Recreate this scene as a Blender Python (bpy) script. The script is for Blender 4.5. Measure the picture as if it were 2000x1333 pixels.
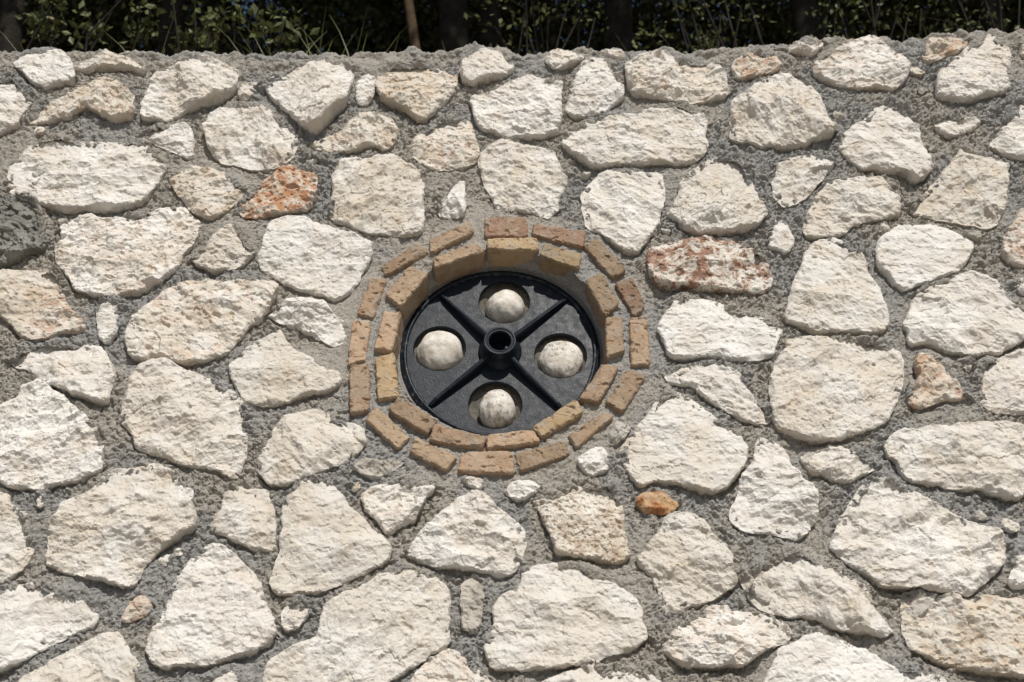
import bpy, math, random
import numpy as np
from mathutils import Vector, Matrix
R = math.radians
scene = bpy.context.scene
for _o in list(bpy.data.objects):
    bpy.data.objects.remove(_o, do_unlink=True)
random.seed(7)

# ------------------------------------------------------------------ camera, sky, sun, exposure
BATTER = R(12.0)          # the wall leans back
PITCH = R(20.0)           # the camera looks up at it
HFOV = R(45.0)
DIST = 2.9
V0 = 2.65                 # height along the wall of the picture's centre
UX = Vector((1, 0, 0))
VX = Vector((0, math.sin(BATTER), math.cos(BATTER)))
NX = Vector((0, -math.cos(BATTER), math.sin(BATTER)))
LOOK = Vector((0, math.cos(PITCH), math.sin(PITCH)))
CUP = Vector((0, -math.sin(PITCH), math.cos(PITCH)))
CAM = VX * V0 - LOOK * DIST
cam_data = bpy.data.cameras.new("camera")
cam = bpy.data.objects.new("camera", cam_data)
scene.collection.objects.link(cam)
cam.location = CAM
cam.rotation_euler = (R(90) + PITCH, 0, 0)
cam_data.sensor_width = 36
cam_data.lens = 18 / math.tan(HFOV / 2)
cam_data.clip_start = 0.05
cam_data.clip_end = 2000
cam_data.dof.use_dof = True
cam_data.dof.focus_distance = 2.9
cam_data.dof.aperture_fstop = 4.8
scene.camera = cam

SUN = (UX * 0.22 + VX * 0.80 + NX * 1.0).normalized()
world = bpy.data.worlds.new("World")
scene.world = world
world.use_nodes = True
wn = world.node_tree.nodes
bg = wn["Background"]
sky = wn.new("ShaderNodeTexSky")
sky.sky_type = 'NISHITA'
sky.sun_disc = False
sky.sun_elevation = math.asin(SUN.z)
sky.sun_rotation = math.atan2(SUN.x, SUN.y)
sky.air_density = 1.0
sky.dust_density = 1.2
world.node_tree.links.new(sky.outputs[0], bg.inputs[0])
bg.inputs[1].default_value = 0.06
sun_data = bpy.data.lights.new("sun", 'SUN')
sun_data.energy = 4.05
sun_data.angle = R(0.55)
sun_data.color = (1.0, 0.955, 0.89)
sun = bpy.data.objects.new("sun", sun_data)
scene.collection.objects.link(sun)
sun.rotation_euler = SUN.to_track_quat('Z', 'Y').to_euler()
sun.location = SUN * 30
scene.view_settings.view_transform = 'Standard'
scene.view_settings.look = 'None'
scene.view_settings.gamma = 1
scene.view_settings.use_curve_mapping = False
scene.view_settings.exposure = 0.0
scene.render.resolution_x = 1024
scene.render.resolution_y = 682
# ---- outlines measured on the photograph (kind, protrusion in cm, then x y pairs); they are laid on the wall's own plane below
STONES = """
w 2.4 31 115 57 103 99 100 120 103 136 120 143 136 148 160 120 167 94 176 72 170 60 159 50 144 28 129
y 2.2 145 128 162 120 180 116 207 103 228 108 250 114 270 129 285 136 280 143 258 138 210 135 186 139 162 139 147 135
y 3.0 48 238 70 217 105 193 145 180 178 161 203 153 222 160 240 178 256 192 264 199 261 237 231 243 207 234 177 215 150 222 132 234 99 242 60 243
w 2.0 -40 160 0 156 27 154 45 171 64 192 57 210 45 228 33 252 0 268 -30 265 -50 210
w 3.0 309 129 345 129 360 117 399 112 420 123 450 129 467 144 462 177 432 201 384 216 345 231 327 239 284 238 277 222 282 192 291 174 297 150
w 1.0 467 182 478 165 498 160 502 172 490 188 478 197 468 194
w 1.4 274 267 318 249 339 243 366 249 376 262 379 288 376 310 355 304 322 290 284 274
w 2.4 18 324 36 309 51 288 69 279 108 271 138 274 180 277 264 279 288 291 300 312 325 331 312 356 294 383 280 399 258 407 216 414 174 413 141 419 120 416 81 404 48 392 20 380 16 350
w 1.8 402 261 411 234 435 219 471 210 500 212 530 221 548 236 560 255 578 270 579 288 569 312 545 325 520 331 490 332 460 322 437 320 420 308 410 290
y 1.8 336 357 360 333 372 329 402 333 438 336 456 357 477 372 475 380 468 392 432 419 411 432 384 422 363 398 345 375
r 1.8 475 398 484 385 505 362 530 340 555 326 585 330 614 333 618 355 617 385 605 410 575 416 540 420 500 427 474 424 472 410
w 4.6 519 180 545 156 569 141 617 117 629 118 650 126 671 128 691 140 686 168 680 198 662 219 629 255 614 265 587 249 569 228 545 207
w 1.4 698 162 710 150 725 141 731 156 730 195 710 207 700 205
y 2.6 736 168 740 147 764 129 800 130 839 126 866 139 890 147 893 162 881 189 868 205 850 222 827 240 815 238 788 216 764 207 743 195
w 3.2 899 150 905 126 920 105 944 92 962 93 985 103 1003 120 1001 142 985 152 960 160 940 165 923 174 908 165
y 2.2 605 283 629 267 668 255 686 234 719 222 734 231 761 234 776 258 767 288 755 294 728 288 692 296 656 300 626 294
w 2.6 650 345 668 312 692 309 740 309 764 300 782 313 812 327 830 348 825 380 827 415 827 449 818 461 794 465 755 460 722 458 692 447 644 427 646 405 655 380
w 1.2 857 420 863 395 872 369 890 351 899 345 905 362 906 386 908 422 890 430
y 1.6 799 297 809 273 839 249 860 237 875 234 893 237 917 237 923 264 935 300 929 318 905 330 863 334 836 330 812 315
w 3.0 920 195 932 183 962 180 980 174 997 163 1018 150 1033 146 1054 152 1072 158 1096 162 1093 195 1094 249 1084 267 1057 273 1000 271 980 269 941 255 929 237 923 210
w 1.8 935 312 941 297 968 282 986 275 1018 285 1054 288 1078 293 1087 312 1096 333 1107 345 1105 363 1099 370 1089 395 1087 413 1072 427 1054 421 1030 415 1003 413 971 410 964 389 944 356
w 2.4 1105 222 1113 192 1116 168 1132 147 1144 120 1159 110 1177 113 1186 132 1195 156 1216 177 1215 195 1192 213 1174 224 1150 227 1123 233
y 2.4 1063 120 1081 102 1093 97 1120 99 1141 114 1135 126 1114 131 1090 138 1075 133
y 1.2 1174 102 1195 99 1210 99 1219 117 1207 116 1186 110
y 2.8 1222 135 1225 124 1249 114 1285 112 1315 117 1354 123 1384 121 1405 129 1414 147 1420 171 1426 180 1414 195 1384 200 1318 204 1288 196 1234 189 1226 174
o 2.0 1429 138 1435 123 1456 112 1480 106 1500 109 1512 115 1522 132 1515 142 1500 147 1441 157
w 2.8 1096 288 1108 264 1132 250 1168 240 1210 234 1246 231 1270 216 1300 207 1336 208 1369 220 1379 240 1375 267 1381 288 1369 309 1327 325 1288 319 1255 327 1195 328 1162 331 1138 321 1114 303
w 3.6 1429 210 1436 194 1470 182 1486 162 1500 152 1518 145 1545 142 1572 145 1590 174 1605 207 1611 231 1626 261 1620 273 1575 288 1539 294 1500 290 1480 287 1426 276 1430 252 1426 231
y 3.0 1587 144 1593 123 1617 120 1641 99 1668 81 1689 72 1716 73 1743 90 1761 108 1773 135 1764 162 1743 181 1719 174 1680 178 1641 172 1605 157
y 1.8 1533 105 1557 87 1590 86 1607 81 1605 94 1584 111 1560 107
o 1.8 1800 117 1809 93 1818 78 1854 73 1890 75 1884 90 1866 108 1839 118 1812 125
y 1.6 1776 136 1794 132 1804 141 1797 150 1779 146
w 2.4 1827 183 1826 168 1836 144 1857 120 1881 102 1899 86 1920 81 1938 65 1953 80 1968 84 1974 120 1962 144 1966 180 1950 186 1920 192 1884 204 1851 200 1830 192
o 1.6 1993 92 2020 85 2050 90 2050 112 1996 113
w 2.4 1632 282 1644 267 1665 252 1695 231 1713 210 1740 203 1764 212 1776 234 1791 252 1800 279 1812 315 1816 336 1803 351 1782 360 1761 341 1728 342 1707 333 1680 331 1650 312
w 1.6 1821 249 1827 237 1848 229 1878 235 1917 234 1908 249 1872 267 1851 270 1833 261
w 1.8 1930 291 1950 267 1980 234 2000 206 2050 215 2062 300 2000 315 1974 309
w 2.0 1345 339 1384 312 1402 306 1441 312 1456 330 1468 360 1477 386 1498 418 1480 443 1459 455 1420 458 1354 460 1330 446 1318 431 1303 422 1312 410 1327 386 1328 359
w 1.6 1135 384 1150 363 1168 348 1180 335 1210 339 1246 336 1288 335 1296 369 1296 383 1291 410 1282 443 1261 479 1243 497 1222 495 1204 485 1186 467 1165 452 1147 446 1141 419
w 1.6 1508 365 1516 345 1518 327 1542 318 1581 305 1614 315 1624 327 1602 354 1575 384 1554 398 1530 406 1515 390
w 2.0 1593 390 1611 369 1629 345 1656 354 1686 348 1722 348 1737 366 1749 387 1758 407 1749 425 1722 431 1692 434 1662 443 1644 458 1602 464 1572 462 1567 440 1578 422
w 2.0 1833 354 1860 321 1881 296 1914 312 1950 314 1965 324 1962 360 1962 374 1959 407 1947 437 1929 448 1875 437 1818 428 1779 417 1782 404 1806 383 1818 368
w 2.0 1501 485 1507 452 1518 431 1530 422 1537 449 1548 482 1536 500 1509 488
R 3.0 1264 506 1270 488 1300 473 1345 467 1390 464 1429 473 1468 482 1500 515 1507 545 1504 565 1490 572 1480 573 1420 572 1360 567 1315 566 1282 560 1267 536
s 2.4 1531 629 1539 596 1554 545 1567 524 1572 494 1602 467 1638 464 1659 482 1683 500 1692 527 1710 560 1722 587 1731 614 1731 641 1716 653 1680 655 1650 652 1599 652 1569 641
s 2.4 1711 482 1722 467 1740 458 1758 445 1788 446 1824 442 1854 449 1887 464 1899 482 1890 503 1872 530 1845 542 1806 554 1767 571 1746 560 1728 536 1710 524
o 2.0 1980 440 1992 410 2040 400 2060 500 2000 525 1968 515 1956 494 1959 470
w 1.6 1984 557 1998 548 2030 545 2035 580 2000 578 1992 572
w 3.0 1764 638 1776 614 1785 587 1806 569 1845 554 1890 536 1920 542 1944 554 1965 587 1992 605 2010 625 2012 660 1998 668 1971 680 1941 698 1914 694 1899 702 1866 695 1830 683 1800 674 1776 677 1771 653
s 2.0 1285 647 1300 617 1318 596 1330 582 1360 587 1390 587 1420 596 1444 611 1480 614 1500 632 1527 640 1515 665 1510 695 1490 703 1420 705 1384 700 1318 704 1303 692 1297 668
w 2.6 1503 749 1515 710 1533 686 1542 661 1578 662 1644 665 1692 667 1734 674 1758 686 1764 704 1761 740 1757 764 1743 797 1728 827 1698 842 1662 854 1629 865 1596 865 1554 857 1518 842 1506 812
o 2.0 1772 788 1785 764 1795 743 1784 716 1791 698 1812 690 1833 704 1854 731 1875 758 1888 777 1869 783 1839 782 1818 792 1788 798
w 2.0 1902 755 1908 731 1923 707 1950 704 1980 689 2010 680 2060 720 2055 790 2000 808 1974 810 1941 807 1917 791
w 2.0 1300 737 1318 728 1339 719 1375 711 1399 714 1432 722 1444 740 1462 770 1480 788 1500 803 1502 822 1495 827 1465 827 1426 809 1399 794 1375 779 1354 760 1327 755 1309 746
s 2.0 1210 887 1228 854 1249 830 1267 812 1285 785 1312 764 1330 767 1360 785 1396 815 1426 833 1447 857 1459 878 1450 914 1432 941 1411 959 1390 965 1354 959 1318 947 1276 942 1249 953 1234 938 1222 914
g 1.8 1186 854 1198 836 1210 824 1228 836 1222 854 1201 870 1189 866
w 1.6 1129 902 1150 884 1168 872 1186 881 1189 902 1180 923 1156 929 1141 920
w 2.0 1426 1005 1441 972 1450 933 1474 905 1477 872 1486 856 1500 857 1533 878 1545 914 1560 938 1584 959 1590 986 1590 1019 1575 1040 1557 1055 1530 1047 1500 1044 1480 1041 1450 1035 1429 1020
w 1.8 1566 896 1575 890 1605 887 1623 873 1644 873 1662 887 1683 885 1704 905 1714 917 1695 923 1677 932 1653 944 1632 938 1614 930 1584 926
w 3.2 1728 872 1740 854 1761 839 1815 836 1878 830 1920 828 1980 827 2015 835 2025 880 2010 940 1995 971 1980 978 1944 971 1911 959 1875 959 1830 950 1770 941 1755 920 1749 902 1731 890
w 3.0 1620 1065 1629 1047 1644 1017 1659 990 1677 960 1698 936 1722 930 1746 939 1782 957 1824 984 1866 1005 1914 1023 1950 1038 1966 1065 1959 1095 1935 1125 1902 1155 1878 1173 1860 1164 1830 1164 1800 1155 1752 1152 1707 1143 1686 1122 1659 1101 1629 1080
w 2.2 1447 1137 1462 1122 1500 1098 1530 1083 1566 1076 1593 1101 1629 1113 1659 1128 1692 1149 1710 1194 1731 1215 1744 1234 1722 1243 1704 1240 1668 1236 1632 1227 1596 1209 1560 1203 1539 1206 1500 1194 1477 1188 1462 1161
y 2.4 1761 1182 1770 1167 1791 1159 1818 1170 1860 1170 1884 1179 1920 1167 1965 1170 2000 1173 2060 1200 2060 1330 2000 1325 1968 1323 1926 1314 1890 1308 1854 1299 1815 1287 1776 1263 1764 1233
w 1.4 1968 1140 1980 1113 1986 1083 2010 1070 2030 1100 2020 1150 1992 1150 1977 1150
s 2.0 1500 1320 1515 1293 1527 1266 1560 1257 1572 1242 1602 1239 1635 1251 1680 1266 1716 1287 1761 1308 1815 1320 1860 1333 1870 1360 1700 1400 1520 1390 1485 1350
y 3.2 1294 1272 1303 1248 1318 1227 1351 1212 1369 1203 1390 1185 1420 1182 1429 1197 1465 1197 1486 1200 1518 1209 1539 1221 1548 1239 1530 1257 1500 1266 1450 1302 1420 1305 1384 1309 1348 1305 1318 1293
w 2.2 1243 1096 1261 1074 1279 1053 1294 1029 1300 1011 1345 1000 1360 1008 1378 1023 1387 1044 1411 1062 1426 1086 1426 1113 1438 1140 1414 1158 1375 1179 1336 1188 1318 1203 1300 1200 1288 1182 1288 1155 1270 1125
O 2.0 1242 983 1255 966 1279 962 1300 966 1324 987 1318 998 1300 1007 1270 1002 1255 998
p 2.4 1042 981 1060 977 1090 977 1114 966 1132 951 1150 947 1171 953 1195 948 1207 966 1216 993 1216 1032 1222 1062 1231 1086 1216 1098 1192 1100 1156 1095 1120 1092 1087 1086 1081 1056 1066 1023 1054 996
w 1.6 990 965 988 950 1000 943 1018 939 1039 941 1054 953 1036 969 1018 978 1000 973
y 1.2 908 938 925 935 942 942 935 956 918 950
s 2.6 1009 1161 1027 1119 1054 1107 1129 1101 1150 1113 1174 1131 1210 1149 1237 1164 1252 1191 1255 1224 1264 1248 1240 1266 1195 1281 1144 1299 1090 1305 1039 1311 1000 1309 962 1308 956 1290 947 1272 952 1257 968 1227 966 1194 980 1167 998 1156
w 1.8 1060 1333 1090 1323 1126 1311 1156 1299 1180 1311 1222 1316 1270 1320 1288 1329 1300 1350 1250 1390 1100 1390 1050 1350
w 1.6 1360 1331 1396 1325 1429 1331 1440 1350 1420 1380 1360 1375 1345 1350
w 2.8 793 1086 806 1062 830 1032 857 1014 878 987 899 972 926 962 950 975 968 996 992 1010 1009 1017 1021 1035 1025 1062 1018 1089 1006 1113 996 1122 977 1126 944 1117 890 1113 854 1110 830 1101 812 1093
y 2.2 707 972 713 958 734 951 770 946 806 945 824 955 848 952 848 960 833 972 824 990 809 1017 779 1035 758 1044 750 1032 728 1011 713 990
g 1.4 692 917 707 902 740 899 770 899 792 900 770 917 752 926 728 935 710 929
w 2.2 506 914 512 872 533 851 551 821 572 809 602 800 632 803 662 824 695 827 710 845 713 866 695 890 668 908 632 920 599 932 563 950 527 947 515 932
s 1.8 450 716 462 701 480 683 509 662 536 650 545 644 554 665 575 686 605 701 629 719 662 734 665 752 641 767 599 770 560 788 518 793 500 791 480 785 465 761 453 737
w 2.0 524 617 539 605 566 587 611 590 635 599 647 617 671 629 683 644 680 668 653 677 626 665 596 650 560 635 533 623
s 2.4 506 506 518 476 527 440 560 425 587 427 620 440 656 455 692 464 728 485 725 509 713 530 698 557 680 578 656 588 632 578 605 572 569 563 542 545 512 530
w 2.0 375 509 387 497 408 482 429 458 450 445 465 449 483 476 497 494 480 515 453 527 417 532 390 521
y 2.6 113 491 126 464 123 446 153 434 174 427 210 430 255 425 288 415 318 404 357 403 369 419 390 434 384 470 357 503 348 527 318 551 282 572 252 577 216 582 186 580 150 569 129 533 114 515
o 2.6 0 539 60 530 102 530 120 539 129 563 124 587 136 608 162 632 166 644 150 650 120 653 96 663 63 665 39 656 21 629 0 620 -40 610 -40 550
k 3.2 0 389 39 386 78 404 87 440 90 488 66 497 39 512 0 524 -40 520 -45 400
w 1.4 192 638 195 605 204 587 231 590 234 608 228 626 231 650 210 674 195 659
y 2.8 249 644 255 626 276 605 300 590 318 569 351 551 390 548 426 554 468 551 500 554 535 556 545 568 530 600 512 625 500 635 486 644 468 668 444 692 411 707 360 714 330 704 309 698 282 705 258 698 249 674
w 2.0 23 708 33 695 54 678 105 674 150 674 192 677 207 689 216 716 231 743 219 764 216 794 192 788 156 776 114 759 84 749 60 722 39 719
w 2.4 0 794 18 776 33 752 48 740 66 740 87 755 120 776 147 800 168 818 195 836 207 860 200 890 201 920 168 935 135 944 99 953 75 959 54 953 24 956 0 938 -40 920 -45 820
w 2.4 234 821 240 797 246 764 261 731 288 707 318 704 345 719 375 731 420 743 450 764 480 791 483 824 486 854 480 890 474 914 459 938 429 920 390 914 354 908 318 890 270 881 266 857 252 836
w 2.4 99 1028 111 1010 129 974 171 959 198 932 222 917 264 914 306 905 330 920 351 941 381 971 378 995 387 1022 384 1036 339 1062 290 1096 273 1125 261 1147 237 1147 210 1138 180 1131 135 1119 99 1107 90 1089 96 1053
w 1.8 0 954 15 966 21 990 48 1002 57 1017 60 1047 69 1065 57 1095 39 1119 0 1140 -50 1130 -50 965
w 2.2 0 1155 27 1155 39 1143 81 1136 102 1152 141 1164 164 1178 176 1196 190 1204 190 1214 177 1228 144 1239 99 1260 54 1287 24 1305 0 1315 -60 1320 -60 1170
s 2.0 39 1333 57 1320 90 1299 132 1278 168 1254 192 1242 231 1236 243 1254 252 1278 270 1296 282 1320 295 1350 260 1400 100 1400 30 1370
o 1.8 242 1206 252 1185 267 1164 285 1170 298 1188 285 1203 264 1215 246 1216
w 2.4 288 1269 291 1245 306 1215 321 1173 336 1146 354 1119 381 1083 408 1062 438 1068 462 1092 480 1110 495 1125 509 1149 518 1182 533 1209 539 1239 521 1260 500 1274 492 1278 450 1290 414 1305 354 1303 324 1309 300 1296
w 1.8 411 1035 417 1008 435 993 441 966 456 951 480 954 521 957 524 981 536 1005 539 1053 533 1077 500 1074 480 1065 444 1050
s 2.2 548 1077 550 1053 554 1032 551 993 557 975 581 951 599 939 629 935 650 951 668 972 683 996 704 1011 722 1032 749 1053 764 1080 758 1098 728 1113 710 1125 668 1140 629 1155 575 1162 539 1160 530 1134 539 1107
w 1.4 551 1218 554 1197 566 1176 581 1169 602 1185 596 1212 581 1229 560 1235
s 2.4 515 1333 527 1293 548 1275 584 1260 620 1242 629 1212 635 1185 662 1167 707 1149 746 1125 788 1118 830 1122 854 1134 878 1158 875 1203 875 1260 842 1278 809 1302 776 1323 758 1333 740 1360 620 1390 530 1380
y 2.0 803 1333 821 1308 839 1287 866 1272 902 1268 917 1281 929 1308 950 1326 960 1345 930 1385 830 1385 795 1355
g 1.2 905 1197 902 1170 905 1140 920 1131 935 1143 944 1170 938 1191 936 1209 932 1239 917 1233 905 1230
w 1.6 387 1333 420 1317 444 1312 480 1323 490 1345 470 1385 400 1385 375 1350
"""
# bricks of the round surround: ring (o outer / i inner), tone, four corners of the front face in a 640x540 crop enlarged to 1580 wide
BRICKS = """
o d 712 62 905 60 912 150 712 148
o d 943 93 1192 128 1182 200 942 142
o b 1183 188 1247 160 1388 310 1325 352
o d 1338 375 1420 348 1480 488 1428 532
o r 1408 550 1487 540 1503 760 1418 770
o b 1397 793 1482 825 1370 992 1295 945
o r 1285 1003 1322 1022 1150 1167 1113 1110
o b 858 1200 1088 1140 1114 1200 880 1282
o r 600 1193 838 1190 850 1292 583 1280
o b 375 1123 567 1215 520 1277 348 1185
o b 183 978 342 1115 290 1170 133 1030
o r 58 775 147 770 147 985 60 997
o r 73 560 152 560 132 742 48 767
o r 155 353 232 360 167 545 93 520
o b 380 183 434 222 227 338 213 297
o b 443 165 632 83 652 130 448 224
i y 724 163 955 158 967 215 724 212
i y 995 183 1170 236 1160 305 978 240
i b 1195 358 1272 328 1352 470 1290 532
i r 1295 545 1367 535 1380 702 1298 732
i r 1272 768 1352 780 1257 947 1170 930
i y 945 1070 1147 938 1177 1000 985 1117
i r 722 1108 952 1085 967 1140 723 1172
i r 465 1058 712 1120 697 1172 443 1130
i b 290 923 477 1040 427 1102 246 985
i y 183 740 268 715 290 920 195 932
i r 225 508 302 515 257 702 176 690
i b 345 298 432 330 302 487 230 430
i b 463 255 660 183 707 215 468 302
"""
TOPLINE = [-300,98,-150,96,0,95,35,97,70,94,110,96,150,93,195,92,230,98,275,97,330,108,370,103,440,100,490,98,540,100,580,99,610,106,650,102,700,100,760,98,850,97,900,95,945,95,1003,112,1030,107,1060,104,1095,95,1160,92,1190,97,1250,95,1310,90,1330,97,1370,98,1430,90,1480,82,1540,80,1600,76,1640,73,1660,76,1700,76,1770,74,1800,68,1830,58,1870,55,1935,57,1955,58,2000,56,2150,55,2300,60]

# ------------------------------------------------------------------ helpers
COL = scene.collection
TT = math.tan(HFOV / 2)
CU, CV, CW = 0.0, CAM.dot(VX), CAM.dot(NX)

def to_wall(x, y, w=0.0):
    """a measured point of the photograph -> (u, v) on the wall's plane, w metres proud of it"""
    ray = LOOK + UX * ((x - 1000) / 1000 * TT) + CUP * ((666.5 - y) / 1000 * TT)
    t = (w - CW) / ray.dot(NX)
    p = CAM + ray * t
    return p.dot(UX), p.dot(VX)

def at_depth(x, y, Y):
    ray = LOOK + UX * ((x - 1000) / 1000 * TT) + CUP * ((666.5 - y) / 1000 * TT)
    return CAM + ray * ((Y - CAM.y) / ray.y)

def _hash(ix, iy, seed):
    n = (ix.astype(np.int64) * 374761393 + iy.astype(np.int64) * 668265263 + seed * 1442695041) & 0xFFFFFFFF
    n = ((n ^ (n >> 13)) * 1274126177) & 0xFFFFFFFF
    n = ((n ^ (n >> 15)) * 2246822519) & 0xFFFFFFFF
    return (n ^ (n >> 16)) & 0xFFFF

_G = np.stack([np.cos(np.arange(256) * 2 * np.pi / 256), np.sin(np.arange(256) * 2 * np.pi / 256)], 1)

def perlin(x, y, seed=0):
    x = np.asarray(x, float); y = np.asarray(y, float)
    x0 = np.floor(x); y0 = np.floor(y)
    fx = x - x0; fy = y - y0
    ix = x0.astype(np.int64); iy = y0.astype(np.int64)
    sx = fx * fx * fx * (fx * (fx * 6 - 15) + 10)
    sy = fy * fy * fy * (fy * (fy * 6 - 15) + 10)
    def g(dx, dy):
        k = _hash(ix + dx, iy + dy, seed) & 255
        return _G[k, 0] * (fx - dx) + _G[k, 1] * (fy - dy)
    a = g(0, 0); b = g(1, 0); c = g(0, 1); d = g(1, 1)
    return 1.45 * ((a + (b - a) * sx) * (1 - sy) + (c + (d - c) * sx) * sy)

def fbm(x, y, seed=0, octv=4, gain=0.5):
    s = 0; a = 1.0; f = 1.0; t = 0
    for k in range(octv):
        s = s + a * perlin(x * f, y * f, seed + 17 * k); t += a
        a *= gain; f *= 2.03
    return s / t

def facets(x, y, seed, slope, curve=0.0):
    """broken faces: irregular cells, each a little plane of its own tilt; with curve > 0 they meet in ridges like flaked scoops"""
    ix = np.floor(x).astype(np.int64); iy = np.floor(y).astype(np.int64)
    bd = np.full(x.shape, 9.0); out = np.full(x.shape, 9.0 if curve else 0.0)
    for dx in (-1, 0, 1):
        for dy in (-1, 0, 1):
            cx, cy = ix + dx, iy + dy
            h1 = _hash(cx, cy, seed) / 65535.0; h2 = _hash(cx, cy, seed + 101) / 65535.0
            h3 = _hash(cx, cy, seed + 202) / 65535.0; h4 = _hash(cx, cy, seed + 303) / 65535.0
            ox, oy = x - (cx + h1), y - (cy + h2)
            d = ox * ox + oy * oy
            a = h3 * 2 * np.pi
            pl = slope * (0.35 + 0.65 * h4) * (ox * np.cos(a) + oy * np.sin(a)) + 0.16 * slope * (h4 - 0.5)
            if curve:
                out = np.minimum(out, pl + curve * slope * d)
            else:
                k = d < bd; out = np.where(k, pl, out); bd = np.minimum(d, bd)
    return out

def sstep(a, b, x):
    t = np.clip((x - a) / (b - a), 0, 1)
    return t * t * (3 - 2 * t)

def mesh_np(name, verts, quads=None, tris=None, smooth=True):
    verts = np.asarray(verts, np.float32)
    nq = 0 if quads is None else len(quads)
    nt = 0 if tris is None else len(tris)
    me = bpy.data.meshes.new(name)
    me.vertices.add(len(verts)); me.vertices.foreach_set("co", verts.ravel())
    idx = []
    if nq: idx.append(np.asarray(quads, np.int32).ravel())
    if nt: idx.append(np.asarray(tris, np.int32).ravel())
    idx = np.concatenate(idx)
    tot = np.concatenate([np.full(nq, 4, np.int32), np.full(nt, 3, np.int32)])
    st = np.concatenate([[0], np.cumsum(tot)[:-1]]).astype(np.int32)
    me.loops.add(len(idx)); me.loops.foreach_set("vertex_index", idx)
    me.polygons.add(nq + nt); me.polygons.foreach_set("loop_start", st); me.polygons.foreach_set("loop_total", tot)
    me.polygons.foreach_set("use_smooth", np.full(nq + nt, smooth, bool))
    me.update(calc_edges=True)
    return me

def link(name, me, mat=None, parent=None, loc=None):
    o = bpy.data.objects.new(name, me)
    COL.objects.link(o)
    if mat is not None and me is not None and not me.materials:
        me.materials.append(mat)
    if parent is not None: o.parent = parent
    if loc is not None: o.location = loc
    return o

def tag(o, label, cat, group=None):
    o["label"] = label; o["category"] = cat
    if group: o["group"] = group
    return o

def wall_frame(name):
    o = link(name, None)
    o.rotation_euler = (-BATTER, 0, 0)
    o.empty_display_size = 0.2
    return o

# ------------------------------------------------------------------ materials
def new_mat(name, rough=0.9, spec=0.25):
    m = bpy.data.materials.new(name); m.use_nodes = True
    b = m.node_tree.nodes["Principled BSDF"]
    b.inputs["Roughness"].default_value = rough
    b.inputs["Specular IOR Level"].default_value = spec
    return m, m.node_tree, b

class NT:
    def __init__(s, nt): s.nt = nt; s.pos = s.n("ShaderNodeNewGeometry").outputs["Position"]
    def n(s, t): return s.nt.nodes.new(t)
    def l(s, a, b): s.nt.links.new(a, b)
    def noise(s, scale, detail=4, rough=0.55, off=(0, 0, 0), vec=None, dist=0.0):
        mp = s.n("ShaderNodeMapping"); mp.inputs["Location"].default_value = off
        s.l(vec or s.pos, mp.inputs[0])
        t = s.n("ShaderNodeTexNoise"); t.inputs["Scale"].default_value = scale
        t.inputs["Detail"].default_value = detail; t.inputs["Roughness"].default_value = rough
        t.inputs["Distortion"].default_value = dist
        s.l(mp.outputs[0], t.inputs["Vector"]); return t.outputs["Fac"]
    def ramp(s, fac, a, b, lo=0.0, hi=1.0):
        t = s.n("ShaderNodeMapRange"); t.interpolation_type = 'SMOOTHSTEP'
        for k, v in zip(("From Min", "From Max", "To Min", "To Max"), (a, b, lo, hi)): t.inputs[k].default_value = v
        s.l(fac, t.inputs["Value"]); return t.outputs["Result"]
    def mix(s, fac, a, b, mode='MIX'):
        t = s.n("ShaderNodeMix"); t.data_type = 'RGBA'; t.blend_type = mode
        if isinstance(fac, (int, float)): t.inputs[0].default_value = fac
        else: s.l(fac, t.inputs[0])
        for sock, v in ((t.inputs[6], a), (t.inputs[7], b)):
            if isinstance(v, tuple): sock.default_value = (*v, 1)
            else: s.l(v, sock)
        return t.outputs[2]
    def mul(s, a, b):
        t = s.n("ShaderNodeMath"); t.operation = 'MULTIPLY'
        for i, v in enumerate((a, b)):
            if isinstance(v, (int, float)): t.inputs[i].default_value = v
            else: s.l(v, t.inputs[i])
        return t.outputs[0]
    def add(s, a, b):
        t = s.n("ShaderNodeMath"); t.operation = 'ADD'
        for i, v in enumerate((a, b)):
            if isinstance(v, (int, float)): t.inputs[i].default_value = v
            else: s.l(v, t.inputs[i])
        return t.outputs[0]
    def bump(s, bsdf, h, dist, strength=1.0):
        t = s.n("ShaderNodeBump"); t.inputs["Distance"].default_value = dist; t.inputs["Strength"].default_value = strength
        s.l(h, t.inputs["Height"]); s.l(t.outputs[0], bsdf.inputs["Normal"])
    def rnd(s): return s.n("ShaderNodeObjectInfo").outputs["Random"]

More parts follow.
